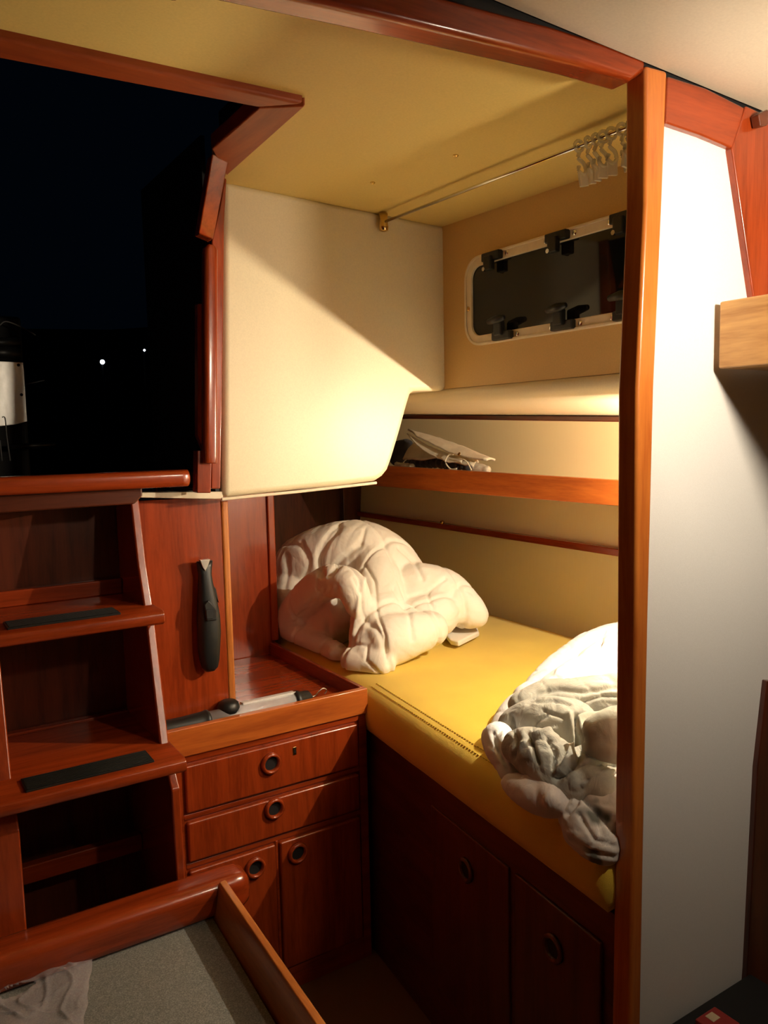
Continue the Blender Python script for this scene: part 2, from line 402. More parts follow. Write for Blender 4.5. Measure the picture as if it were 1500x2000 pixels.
for yf, z, xs in ((1.61, 1.04, (.19, .40)), (1.512, .757, (.19, .425))):
    o = tread(yf, z, .484)
    bm = Box((xs[0], yf+.022, z), (xs[1], yf+.085, z+.004))
    for i in range(9):
        y = yf+.026+i*.0065; box(bm, (xs[0]+.003, y, z+.004), (xs[1]-.003, y+.003, z+.0055))
    link('tread_pad', bm, BLACK, o, .0008)['label'] = 'black ribbed non-slip pad'
link('cleat', Box((.167, 1.855, .722), (.461, 1.877, .762)), MAH['x'], t, .003)
link('cleat', Box((.167, 1.855, 1.04), (.461, 1.877, 1.075)), MAH['x'], t, .003)
link('cleat', Box((.167, 1.80, .442), (.461, 1.825, .482)), MAH['x'], t, .003)

# ------------------------------------------------------------------ step box in the foreground
t = thing('engine_box', (.1, 1.2, 0), 'low mahogany box with grey speckled non-slip top and raised rounded rims', 'box')
link('body', Prism([(-.45, .62, 0), (.50, .62, 0), (.575, 1.50, 0), (.575, 1.535, 0), (-.45, 1.535, 0)], (0, 0, .416)), MAH['z'], t, .01)
o = link('non_slip_top', Prism([(-.44, .63, .418), (.465, .63, .418), (.51, 1.49, .418), (-.44, 1.49, .418)], (0, 0, .012)), COUNTER, t)
o['label'] = 'grey speckled non-slip surface'
# rounded end rail
path = [(-.45, 1.508, .464)]+[(x, 1.508, .464) for x in (0, .3, .5, .555, .575, .588, .595)]
sc = {4: 1, 5: .97, 6: .86, 7: .6}
bm = bmesh.new(); rings = []
for i, p in enumerate(path):
    s = {5: .97, 6: .82, 7: .5}.get(i, 1)
    rings.append([bm.verts.new((p[0], p[1]+a*s, p[2]+b*s)) for a, b in rrect(.080, .076, .024, 6)])
for A, B in zip(rings, rings[1:]):
    for j in range(len(A)): bm.faces.new([A[j], A[(j+1) % len(A)], B[(j+1) % len(A)], B[j]])
bm.faces.new(rings[0]); bm.faces.new(rings[-1])
o = link('rail', bm, MAH['x'], t, smooth=True)
bm = bmesh.new(); A = []
a0, a1 = Vector((.536, 1.475, 0)), Vector((.500, .62, 0))
secs = []
for p, dx in ((a0, 0), (a1, 0)):
    secs.append([(p.x-.026, p.y, .425), (p.x-.014, p.y, .494), (p.x-.010, p.y, .502), (p.x+.002, p.y, .503), (p.x+.006, p.y, .496), (p.x+.010, p.y, .40), (p.x-.026, p.y, .40)])
R0 = [bm.verts.new(q) for q in secs[0]]; R1 = [bm.verts.new(q) for q in secs[1]]
for j in range(7): bm.faces.new([R0[j], R0[(j+1) % 7], R1[(j+1) % 7], R1[j]])
bm.faces.new(R0); bm.faces.new(R1)
link('side_rim', bm, TEAK['y'], t, .002)['label'] = 'lighter raised side rim'

# ------------------------------------------------------------------ drawer cabinet with tray top
YC = 1.73
t = thing('drawer_cabinet', (.77, 1.9, 0), 'mahogany cabinet with a tray top, two drawers and two doors with round finger pulls', 'cabinet')
bm = Box((.484, YC+.004, 0), (1.030, 2.30, .665))
link('body', bm, MAH['x'], t, .002)
link('tray_floor', Box((.60, YC+.014, .668), (1.019, 2.298, .700)), MAH['x'], t)
link('tray_edge', Box((.484, YC-.006, .672), (1.034, YC+.012, .738)), ORANGEW['x'], t, .002)
link('tray_edge', Box((1.021, YC+.012, .672), (1.034, 2.30, .738)), MAH['y'], t, .002)
bm = bmesh.new()   # face frame
for a, b in (((.484, 0), (.540, .672)), ((1.008, 0), (1.032, .672)), ((.540, .655), (1.008, .672)), ((.540, .520), (1.008, .532)), ((.540, .402), (1.008, .414)), ((.540, 0), (1.008, .06)), ((.764, .06), (.771, .402))):
    box(bm, (a[0], YC, a[1]), (b[0], YC+.02, b[1]))
link('face_frame', bm, MAH['x'], t, .0015)
def pull(parent, x, z):
    y = YC-.008
    bm = lathe((x, y, z), (0, -1, 0), [(.0255, 0), (.0265, .004), (.0245, .009), (.021, .011), (.018, .009), (.0165, .002), (.0165, -.001)])
    o = link('finger_pull', bm, MAH['x'], parent, smooth=True)
    link('finger_hole', lathe((x, y-.0012, z), (0, -1, 0), [(.0163, 0), (.0163, .0008)]), HOLE, o)
    return o
def front(name, x0, x1, z0, z1, px, pz):
    d = link(name, Box((x0, YC-.008, z0), (x1, YC+.014, z1)), MAH['z'], t, .0055, seg=3)
    pull(d, px, pz); return d
d = front('drawer', .545, 1.003, .537, .650, .755, .607)
bm = Box((.8145, YC-.0095, .612), (.8245, YC-.008, .632)); k_ = link('keyhole_plate', bm, BRASS, d, .003); k_['label'] = 'small brass keyhole plate'
link('keyhole', Box((.818, YC-.0102, .617), (.821, YC-.0095, .627)), HOLE, k_)
front('drawer', .545, 1.003, .419, .515, .760, .492)
front('door', .545, .762, .064, .398, .704, .359)
front('door', .773, 1.003, .064, .398, .818, .360)

# panels behind the tray
bm = Box((.484, 1.80, .70), (.686, 1.82, 1.255))
struct('wall_cubby_front', bm, MAH['z'], .002)
bm = bmesh.new(); sweep(bm, [(.6955, 1.807, .701), (.6955, 1.807, 1.24)], rrect(.019, .016, .006, 3), upv=(0, 1, 0))
struct('trim_24', bm, TEAK['z'])
struct('wall_cubby_side', Box((.686, 1.82, .70), (.696, 2.30, 1.255)), MAH['z'])
struct('wall_cubby_back', Box((.684, 2.305, .66), (1.03, 2.33, 1.30)), MAH['z'])
struct('trim_25', Box((1.028, 2.295, .741), (1.052, 2.33, 1.30)), MAH['z'], .004)
struct('ceiling_cubby', Box((.684, 1.80, 1.257), (1.04, 2.30, 1.268)), MAH['x'])

# ------------------------------------------------------------------ berth: base board, mattress
# front edge runs from (1.043, 1.74) to (.945, .83)
def fx(y): return 1.043 - (1.74-y)*(.098/.91)
t = thing('berth_platform', (1.2, 1.3, 0), 'dark wooden berth front under the yellow mattress', 'berth')
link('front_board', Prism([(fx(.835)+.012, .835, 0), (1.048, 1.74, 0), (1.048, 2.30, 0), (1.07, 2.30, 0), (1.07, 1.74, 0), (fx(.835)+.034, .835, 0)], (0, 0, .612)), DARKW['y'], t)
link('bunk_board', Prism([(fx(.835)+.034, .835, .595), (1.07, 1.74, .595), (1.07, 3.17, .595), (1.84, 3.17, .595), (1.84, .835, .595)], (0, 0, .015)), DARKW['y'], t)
def onboard(y, z, d=0):
    return Vector((fx(y)+.012-d, y, z))
nrm = Vector((-1, .1077, 0)).normalized()
for y0, y1 in ((1.12, 1.42), (.86, 1.10)):
    pts = [onboard(y0, .12), onboard(y1, .12), onboard(y1, .55), onboard(y0, .55)]
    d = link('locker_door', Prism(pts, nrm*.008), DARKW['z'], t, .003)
    c = onboard((y0+y1)/2, .47)+nrm*.008
    o = link('finger_pull', lathe(c, nrm, [(.026, 0), (.027, .005), (.022, .009), (.017, .005), (.017, 0)]), DARKW['z'], d, smooth=True)
    link('finger_hole', lathe(c+nrm*.001, nrm, [(.0165, 0), (.0165, .001)]), HOLE, o)
# mattress: rounded edge, fine surface
t = thing('mattress', (1.4, 1.8, .612), 'yellow upholstered mattress with a stitched rounded edge filling the berth', 'mattress')
bm = bmesh.new()
ZT = .742
out = [Vector((fx(.84), .84, 0)), Vector((1.043, 1.745, 0)), Vector((1.062, 2.34, 0)), Vector((1.062, 3.17, 0)), Vector((1.858, 3.17, 0)), Vector((1.858, .84, 0))]
dens = []
for i in range(6):
    a, b = out[i], out[(i+1) % 6]; n = max(2, int((b-a).length/.03))
    dens += [a.lerp(b, j/n) for j in range(n)]
ctr = Vector((1.42, 2.0, 0))
lay = [(0.006, .614), (-.004, .622), (-.010, .640), (-.012, .662), (-.010, .684), (-.003, .704), (.008, .720), (.024, .731), (.045, .738), (.070, .7415), (.09, ZT)]
def inset(i, d):
    n = len(dens); t_ = (dens[(i+1) % n]-dens[i-1]).normalized(); nn = Vector((t_.y, -t_.x, 0))
    if nn.dot(ctr-dens[i]) < 0: nn = -nn
    if d >= .024:
        c_ = (ctr-dens[i]).normalized(); p = dens[i]+c_*(d/max(.35, c_.dot(nn)))
    else: p = dens[i]+nn*d
    return p
rings = []
for d, z in lay:
    r = []
    for i in range(len(dens)):
        p = inset(i, d); p.z = z + (.0015*noise.noise(p*9) if z < .72 else 0)
        if abs(d-.008) < 1e-4 or abs(d-.045) < 1e-4: p.z -= .0012
        r.append(bm.verts.new(p))
    rings.append(r)
for A, B in zip(rings, rings[1:]):
    for j in range(len(A)): bm.faces.new([A[j], A[(j+1) % len(A)], B[(j+1) % len(A)], B[j]])
bm.faces.new(rings[0])
prev = rings[-1]
for f in (.6, .25):
    r = [bm.verts.new((ctr.x+(v.co.x-ctr.x)*f, ctr.y+(v.co.y-ctr.y)*f, ZT)) for v in rings[-1]]
    for j in range(len(r)): bm.faces.new([prev[j], prev[(j+1) % len(r)], r[(j+1) % len(r)], r[j]])
    prev = r
cv = bm.verts.new((ctr.x, ctr.y, ZT))
for j in range(len(prev)): bm.faces.new([prev[j], prev[(j+1) % len(prev)], cv])
cush = link('cushion', bm, YELLOW, t, smooth=True)
def stitch(d, z):
    bm = bmesh.new()
    L = 1.745-.84; n = 90
    for i in range(n):
        y = .85+L*i/n
        p = Vector((fx(y)+d, y, z)); q = Vector((fx(y+.006)+d, y+.006, z))
        sweep(bm, [p, q], circ(.0011, 5))
    link('stitching', bm, plain('thread', (.60, .40, .04), .8), cush)
stitch(.020, .7290); stitch(.034, .7352)

# ------------------------------------------------------------------ shelf on the hull
t = thing('berth_shelf', (1.7, 1.9, 1.2), 'long wooden shelf with a raised orange front board along the cream hull side', 'shelf')
link('shelf_board', Box((1.562, .84, 1.208), (1.885, 3.17, 1.222)), TEAK['y'], t, .001)
link('front_board', Prism([(1.548, .84, 1.203), (1.548, 3.17, 1.196), (1.548, 3.17, 1.280), (1.548, .84, 1.262)], (.014, 0, 0)), ORANGEW['y'], t, .002)

# ------------------------------------------------------------------ window
t = bpy.data.objects.new('window_1', None); C.objects.link(t); t.matrix_basis = Matrix.Translation((1.3, 1.27, 1.71)); t['kind'] = 'structure'
def rr_yz(y0, y1, z0, z1, r, x):
    return [Vector((x, (y0+y1)/2+a, (z0+z1)/2+b)) for a, b in rrect(y1-y0, z1-z0, r, 8)]
Y0, Y1, Z0, Z1 = .90, 1.625, 1.606, 1.823
bm = bmesh.new()
def ringf(w0, w1, xf, xb):
    A = rr_yz(Y0+w0, Y1-w0, Z0+w0, Z1-w0, .055-w0, xf); B = rr_yz(Y0+w1, Y1-w1, Z0+w1, Z1-w1, .055-w1, xf)
    A2 = [p+Vector((xb-xf, 0, 0)) for p in A]; B2 = [p+Vector((xb-xf, 0, 0)) for p in B]
    L = [[bm.verts.new(p) for p in q] for q in (A, B, B2, A2)]; n = len(A)
    for i in range(4):
        for j in range(n): bm.faces.new([L[i][j], L[i][(j+1) % n], L[(i+1) % 4][(j+1) % n], L[(i+1) % 4][j]])
ringf(0, .024, 1.290, 1.301)
ringf(0, .006, 1.286, 1.290)
fr = link('window_frame', bm, PLASTICW, t, .0015)
bm = bmesh.new(); prism(bm, rr_yz(Y0+.022, Y1-.022, Z0+.022, Z1-.022, .033, 1.2955), (.006, 0, 0))
link('pane', bm, GLASSK, t)['label'] = 'dark tinted glass'
lat = [(965, 522, 1), (1092, 490, 1), (1222, 448, 1), (985, 640, -1), (1103, 622, -1), (1228, 608, -1)]
for a, b, s in lat:
    c = P(a, b, 'x', 1.29)
    zf = (Z1-.013) if s > 0 else (Z0+.013)
    c.z = zf
    bm = Box((1.274, c.y-.034, zf-.010), (1.290, c.y+.030, zf+.010))
    lo = link('latch', bm, BLACK, t, .003); lo['label'] = 'black window latch'
    z2 = zf - s*.034
    bm = Box((1.266, c.y-.012, min(zf, z2)), (1.282, c.y+.014, max(zf, z2)))
    link('latch_arm', bm, BLACK, lo, .003)
    if s < 0:
        bm = Tube([(1.262, c.y-.030, z2+.004), (1.262, c.y-.005, z2+.002), (1.262, c.y+.026, z2)], lambda q: .006+.004*math.sin(q*3.1), 10)
    else:
        bm = lathe((1.27, c.y+.010, z2+.004), (-1, 0, 0), [(.005, 0), (.005, .006)], 12)
    link('latch_knob', bm, BLACK if s < 0 else CHROME, lo, smooth=s < 0)
    for dy in (-.046, .042):
        link('screw', lathe((1.291, c.y+dy, zf), (-1, 0, 0), [(.0058, 0), (.0058, .002), (.003, .0035)], 12), CHROME, lo)
link('screw', lathe((1.291, Y1-.012, 1.70), (-1, 0, 0), [(.006, 0), (.006, .002), (.003, .0035)], 12), BRASS, fr)

# ------------------------------------------------------------------ curtain rod and gliders
XR = 1.105
def rod_z(y): return ceil_z(XR, y)-.024
t = thing('curtain_rod', (XR, 1.3, rod_z(1.3)), 'thin metal curtain rod running just under the berth ceiling', 'curtain rod')
link('rod', Tube([(XR, .88, rod_z(.88)), (XR, 1.3, rod_z(1.3)), (XR, 1.715, rod_z(1.715))], .0034, 10), CHROME, t, smooth=True)
for y, nm in ((1.712, 'bracket'), (.905, 'bracket')):
    s = 1 if y > 1.2 else 1.3
    bm = lathe((XR, y, rod_z(y)-.010*s), (0, 0, 1), [(.007*s, -.012*s), (.011*s, -.010*s), (.012*s, 0), (.010*s, .012), (.011*s, .03)], 16)
    link(nm, bm, BRASS if y > 1.2 else METAL, t, smooth=True)
def glider():
    r = thing('curtain_glider', (XR, 0, 0), '', 'curtain glider', 'clear plastic curtain gliders bunched on the rod')
    pth = [(XR+.009*math.cos(a), 0, .009*math.sin(a)) for a in [math.pi*2*i/14 for i in range(14)]]
    link('ring', Tube(pth, .0032, 7, True), CLEARP, r, smooth=True)
    pth = smooth_path([(XR, 0, -.009), (XR-.003, .002, -.020), (XR+.006, .001, -.030), (XR+.008, 0, -.043), (XR, -.002, -.050), (XR-.008, -.001, -.043), (XR-.006, 0, -.034)], 4)
    link('hook', Tube(pth, .0036, 7), CLEARP, r, smooth=True)
    link('tab', Box((XR-.009, -.003, -.070), (XR+.009, .003, -.046)), CLEARP, r, .0015)
    return r
g0 = glider()
gy = [1.062, 1.040, 1.022, 1.005, .987, .964, .945, .928]
for i, y in enumerate(gy):
    if i == 0: g = g0
    else:
        g = g0.copy(); C.objects.link(g)
        for ch in list(g0.children):
            c2 = ch.copy(); c2.parent = g; c2.matrix_parent_inverse = ch.matrix_parent_inverse; C.objects.link(c2)
    g['label'] = 'translucent plastic curtain glider in the bunch hanging at the post end of the rod'
    g.matrix_basis = Matrix.Translation((XR, y, rod_z(y))) @ Matrix.Rotation(random.uniform(-.5, .5), 4, 'Z') @ Matrix.Rotation(random.uniform(-.25, .25), 4, 'Y')
sl = ['small brass screw in the berth ceiling above the middle of the curtain rod', 'small brass screw in the berth ceiling near the left rod bracket', 'small brass screw in the berth ceiling near the curtain gliders']
for (a, b), lb in zip([(890, 303), (728, 356), (1150, 156)], sl):
    p = P(a, b, 'z', 1.93); p.z = ceil_z(p.x, p.y); p = CAM+(P(a, b, 'z', p.z)-CAM)
    o = link('ceiling_screw', lathe(p, (0, 0, -1), [(.0055, -.001), (.0055, .0018), (.002, .004)], 14), BRASS)
    tag(o, lb, 'screw', 'brass screws in the berth ceiling')

# ------------------------------------------------------------------ box shelf on the white panel, locker and packet at the right edge
t = thing('wall_shelf', (1.3, .55, 1.5), 'pale wooden shelf end jutting out from the white panel at the right edge', 'shelf')
link('side_board', Box((1.136, .15, 1.486), (1.158, .793, 1.590)), PALEW['y'], t, .003)
link('shelf_board', Box((1.158, .15, 1.486), (1.88, .793, 1.502)), PALEW['y'], t, .002)
t = thing('black_locker', (1.1, .55, 0), 'black low locker standing against the foot of the white panel', 'locker')
link('body', Box((.985, .32, 0), (1.262, .792, .400)), BLACKM, t, .004)
link('lid', Box((.980, .31, .400), (1.266, .793, .412)), BLACKM, t, .003)
t = thing('small_packet', (1.09, .72, .412), 'small red packet with a pale square lying on the black locker', 'packet')
p = P(1392, 1992, 'z', .418)
t.matrix_basis = Matrix.Translation((p.x, p.y, .4125))
link('packet_body', Box((p.x-.03, p.y-.035, .4125), (p.x+.022, p.y+.012, .4255)), plain('red_card', (.35, .03, .025), .5), t, .002)
link('square_mark', Box((p.x-.012, p.y-.010, .4255), (p.x+.006, p.y+.006, .4262)), plain('pale_card', (.7, .55, .35), .5), t)
o = link('rail_bracket', poly([(1482, 222), (1502, 212), (1502, 244), (1486, 247)], 'y', .775, .015), DARKW['x'], None, .003)
tag(o, 'dark brown bracket at the top right corner above the wooden frame', 'bracket')

# ------------------------------------------------------------------ trimmer on the cubby panel
t = thing('hair_trimmer', (.645, 1.77, .84), 'black electric hair trimmer hanging upright on the mahogany panel', 'trimmer')
# (px centre, py, half width px, half depth m)
secs = [(400, 1096, 13.5, .008), (400, 1108, 12.5, .010), (401, 1122, 10.5, .013), (402, 1140, 12, .015), (404, 1160, 14, .017), (406, 1180, 16.5, .019), (408, 1205, 18.5, .021), (409, 1235, 19, .022), (409, 1265, 18, .021), (410, 1290, 16, .019), (411, 1303, 13, .015), (411, 1310, 8, .009)]
bm = bmesh.new(); rings = []
for a, b, h, d in secs:
    c = P(a, b, 'y', 1.775); w = h*.00142
    rings.append([bm.verts.new((c.x+w*math.copysign(abs(math.cos(q))**.75, math.cos(q)), 1.777+d*math.copysign(abs(math.sin(q))**.8, math.sin(q)), c.z)) for q in [2*math.pi*i/20 for i in range(20)]])
for A, B in zip(rings, rings[1:]):
    for j in range(20): bm.faces.new([A[j], A[(j+1) % 20], B[(j+1) % 20], B[j]])
bm.faces.new(rings[0]); bm.faces.new(rings[-1])
body = link('trimmer_body', bm, BLACK, t, smooth=True)
link('blade', poly([(391, 1094), (411, 1092), (406, 1106), (401, 1116), (396, 1108)], 'y', 1.762, .012), METAL, t, .001)['label'] = 'bright metal blade'
bm = poly([(399, 1182), (407, 1172), (416, 1180), (424, 1192), (424, 1212), (404, 1214)], 'y', 1.752, .006)
o = link('grip_pad', bm, BLACK, t, .003, seg=3)
link('thumb_switch', poly([(402, 1192), (418, 1190), (417, 1209), (404, 1210)], 'y', 1.749, .004), BLACKM, o, .002)
link('hair_adjuster', poly([(411, 1135), (414, 1150), (424, 1170), (428, 1178), (422, 1150)], 'y', 1.77, .01), BLACK, t, .002)

# ------------------------------------------------------------------ inspection lamp in the tray
t = thing('work_light', (.72, 1.765, .70), 'black and clear hand-held inspection lamp with a hook lying along the tray edge', 'lamp')
YL = 1.770; ZL = .7275
def xl(px): return P(px, 1390, 'y', YL).x
link('handle', lathe((.50, YL, ZL), (1, 0, 0), [(.021, 0), (.0225, .01), (.022, .06), (.024, .10), (.0245, .112), (.026, .115), (.026, .121), (.022, .124)], 22), BLACK, t, smooth=False).data.polygons.foreach_set('use_smooth', [True]*(22*7+2))
x0, x1 = xl(420), xl(578)
link('clear_tube', lathe((.622, YL, ZL), (1, 0, 0), [(.0215, 0), (.0215, x1-.622)], 22), TUBEM, t, smooth=True)['label'] = 'clear ribbed tube'
bm = bmesh.new()
for i in range(15):
    x = .64+i*(x1-.66)/15; box(bm, (x, YL-.017, ZL-.006), (x+.008, YL-.0145, ZL+.004))
link('led_strip', bm, METAL, t)
link('white_back', Prism([(xl(474), YL-.004, ZL+.018), (x1, YL-.004, ZL+.018), (x1, YL+.018, ZL+.015), (xl(474), YL+.018, ZL+.015)], (0, 0, .008)), plain('white_plastic', (.75, .73, .70), .4), t, .001)['label'] = 'white plastic reflector back'
c = P(447, 1385, 'y', YL+.005)
link('swivel_knob', lathe((c.x, YL+.006, ZL+.010), (0, 0, 1), [(.026, 0), (.027, .010), (.024, .020), (.017, .026), (.006, .029)], 22), BLACK, t, smooth=True)
link('end_cap', lathe((x1-.004, YL, ZL), (1, 0, 0), [(.0255, 0), (.026, .012), (.0225, .015), (.021, .040), (.015, .045), (.007, .050)], 22), BLACK, t, smooth=True)
xh = x1+.046
pth = smooth_path([(xh-.004, YL, ZL+.002), (xh+.010, YL, ZL+.004), (xh+.022, YL, ZL+.014), (xh+.034, YL, ZL+.018), (xh+.043, YL, ZL+.010), (xh+.036, YL, ZL+.003)], 5)
link('hook', Tube(pth, .0022, 8), CHROME, t, smooth=True)['label'] = 'bent steel hook'

# ------------------------------------------------------------------ soft things
def proj(p):
    d = p-CAM; z = d.dot(fwd)
    return 750+FPX*d.dot(right)/z, 1000-FPX*d.dot(up)/z
def crease_depth(p, creases):
    x, y = proj(p); t = 0
    for pts, w, h in creases:
        best = 1e9
        for (ax_, ay), (bx, by) in zip(pts, pts[1:]):
            dx, dy = bx-ax_, by-ay; L = dx*dx+dy*dy
            k = max(0, min(1, ((x-ax_)*dx+(y-ay)*dy)/L))
            best = min(best, (x-ax_-k*dx)**2+(y-ay-k*dy)**2)
        if best < w*w*9: t += h*math.exp(-best/(w*w))
    return t
def blob(name, chains, material, parent=None, voxel=.007, smooth_it=8, wr=.006, wscale=14, floor_z=None, seams=None, aniso=(1, 1, 1), clampx=None, fine=2.6, creases=None):
    """chains: lists of (x, y, z, r); balls along each chain are fused into one soft surface"""
    bm = bmesh.new()
    for ch in chains:
        pts = smooth_path(ch, 6) if len(ch) > 1 else ch
        for p in pts:
            bmesh.ops.create_icosphere(bm, subdivisions=3, radius=p[3], matrix=Matrix.Translation(p[:3]))
    me = bpy.data.meshes.new('tmp'); bm.to_mesh(me); bm.free()
    o = bpy.data.objects.new('tmp', me); C.objects.link(o)
    r = o.modifiers.new('r', 'REMESH'); r.mode = 'VOXEL'; r.voxel_size = voxel
    s = o.modifiers.new('s', 'SMOOTH'); s.iterations = smooth_it; s.factor = .5
    dg = bpy.context.evaluated_depsgraph_get(); dg.update()
    me2 = bpy.data.meshes.new_from_object(o.evaluated_get(dg))
    bpy.data.objects.remove(o)
    me2.name = name; me2.materials.clear(); me2.materials.append(material)
    nor = [v.normal.copy() for v in me2.vertices]
    for v, n in zip(me2.vertices, nor):
        p = v.co.copy()
        q = Vector((p.x*aniso[0], p.y*aniso[1], p.z*aniso[2]))*wscale
        wp = q + Vector((noise.noise(q*.7+Vector((5, 0, 0))), noise.noise(q*.7+Vector((0, 9, 0))), noise.noise(q*.7+Vector((0, 0, 3)))))*.9
        a = 1-abs(noise.noise(wp))*2.2
        wb = q*fine + Vector((noise.noise(q*1.7), noise.noise(q*1.9+Vector((4, 4, 4))), noise.noise(q*1.8+Vector((8, 0, 2)))))*1.2
        b = 1-abs(noise.noise(wb))*2.0
        c_ = noise.noise(wb*.8+Vector((2, 7, 1)))
        dsp = -max(0, a)**5*wr*.45 - max(0, b)**5*wr*.30 + c_*wr*.25 + noise.noise(q*.5)*wr*.9
        if seams:
            for ax, per, ph in seams:
                f = ((p[ax]+.03*noise.noise(p*5))/per+ph) % 1.0
                dd = min(f, 1-f)*per
                dsp -= .007*math.exp(-(dd/.006)**2)
        if creases and n.dot(CAM-p) > 0: dsp += crease_depth(p, creases)
        v.co = p + n*dsp
        if floor_z is not None and v.co.z < floor_z: v.co.z = floor_z
        if clampx and v.co.x < clampx: v.co.x = clampx
    for pgn in me2.polygons: pgn.use_smooth = True
    ob = bpy.data.objects.new(name, me2); C.objects.link(ob)
    if parent: ob.parent = parent; ob.matrix_parent_inverse = world_of(parent).inverted()
    return ob
def K(px, py, X, r): p = P(px, py, 'x', X); return (p.x, p.y, p.z, r)

def Kz(px, py, z, r): p = P(px, py, 'z', z); return (p.x, p.y, p.z, r)
duvet = blob('white_duvet', [
    # back mass
    [K(592, 1100, 1.19, .095), K(640, 1085, 1.24, .105), K(700, 1078, 1.30, .105), K(755, 1100, 1.36, .095), K(790, 1140, 1.40, .085)],
    [K(580, 1150, 1.16, .085), K(576, 1195, 1.13, .065)],
    [K(660, 1150, 1.27, .11), K(740, 1160, 1.32, .11), K(800, 1190, 1.36, .09)],
    # lobe to the right
    [K(815, 1150, 1.40, .085), K(860, 1160, 1.46, .085), K(900, 1185, 1.50, .07), K(930, 1202, 1.53, .042)],
    [K(850, 1200, 1.40, .075), K(800, 1225, 1.30, .075)],
    # fold coming over the middle towards the tray
    [K(690, 1060, 1.34, .05), K(725, 1085, 1.31, .058), K(738, 1130, 1.28, .070), K(742, 1180, 1.25, .083), K(740, 1230, 1.20, .088), K(722, 1280, 1.14, .062)],
    [K(760, 1250, 1.19, .075), K(800, 1240, 1.25, .065), K(840, 1228, 1.32, .055)],
    [K(695, 1290, 1.10, .045), K(745, 1296, 1.14, .042)],
    # loop on the left
    [K(570, 1210, 1.105, .056), K(592, 1175, 1.105, .052), K(622, 1148, 1.11, .052), K(655, 1135, 1.12, .052), K(686, 1146, 1.13, .048), K(700, 1180, 1.14, .042)],
    [K(600, 1215, 1.17, .07), K(640, 1225, 1.18, .075), K(665, 1195, 1.18, .06)],
    [K(565, 1222, 1.10, .045), K(600, 1250, 1.11, .045), K(640, 1268, 1.11, .038), K(660, 1276, 1.10, .032)],
    ], DUVET, creases=[
    ([(626, 1122), (624, 1088), (640, 1055), (662, 1028)], 6, -.013), ([(702, 1064), (668, 1092), (642, 1122)], 6, -.012),
    ([(714, 1105), (732, 1135), (738, 1200), (752, 1240), (758, 1300)], 3.2, -.007), ([(665, 1262), (700, 1258), (718, 1262), (715, 1290), (742, 1316)], 3, -.006),
    ([(835, 1160), (850, 1195), (862, 1218)], 3.5, -.006), ([(800, 1165), (835, 1155), (870, 1130)], 3.5, -.006), ([(712, 1036), (706, 1060)], 3.5, -.006),
    ([(645, 1145), (640, 1165)], 2.6, -.004), ([(656, 1142), (657, 1166)], 2.6, -.004), ([(632, 1152), (622, 1172)], 2.6, -.004), ([(615, 1168), (600, 1182)], 2.6, -.004), ([(602, 1190), (584, 1202)], 2.6, -.004), ([(592, 1208), (572, 1216)], 2.6, -.004),
    ([(560, 1085), (562, 1120), (556, 1150)], 5, -.005), ([(590, 1060), (596, 1090)], 4, -.004), ([(690, 1240), (700, 1180), (712, 1130)], 4, .006), ([(780, 1070), (812, 1100), (826, 1130)], 4, -.008), ([(770, 1150), (800, 1200), (806, 1250)], 4, -.006),
    ([(690, 1130), (705, 1160)], 3, -.004)],
    voxel=.0048, smooth_it=12, wr=.0042, wscale=7, fine=3.4, floor_z=.7425, clampx=1.038, seams=[(0, .17, .3), (1, .16, .1)])
tag(duvet, 'white quilted duvet bunched in a heap in the far left corner of the berth', 'duvet')
tb = link('corner_flap', Prism([P(a, b, 'z', .752) for a, b in [(850, 1225), (925, 1215), (936, 1244), (896, 1264), (880, 1260)]], (0, 0, .018)), DUVET, duvet, .006)
tb.matrix_parent_inverse = Matrix.Identity(4)

sheet = blob('white_sheet', [
    [K(1230, 1262, 1.70, .07), K(1170, 1290, 1.58, .08), K(1110, 1325, 1.44, .075), K(1055, 1372, 1.28, .062), K(1010, 1412, 1.17, .05), K(980, 1440, 1.11, .036)],
    [K(1250, 1320, 1.5, .12), K(1180, 1340, 1.42, .10), K(1110, 1370, 1.3, .08)],
    [Kz(972, 1440, .80, .030), Kz(982, 1472, .785, .028), Kz(998, 1503, .77, .024)],
    [K(1200, 1255, 1.72, .05), K(1215, 1290, 1.62, .06)],
    ], SHEET, creases=[
    ([(1112, 1292), (1128, 1278), (1170, 1256)], 3.5, -.008), ([(1150, 1338), (1182, 1322), (1210, 1300)], 3.5, -.010), ([(1060, 1345), (1010, 1395), (975, 1432)], 4, -.007),
    ([(1090, 1310), (1030, 1370), (990, 1400)], 4, .005), ([(1180, 1232), (1168, 1262)], 3, -.008), ([(965, 1432), (972, 1465), (992, 1500)], 3, -.008), ([(980, 1430), (985, 1470), (1000, 1510)], 3, .006)],
    voxel=.005, smooth_it=9, wr=.010, wscale=7, floor_z=.7425, aniso=(1, .6, 1.3))
tag(sheet, 'white bed sheet heaped highest at the back of the bedding by the post', 'sheet')
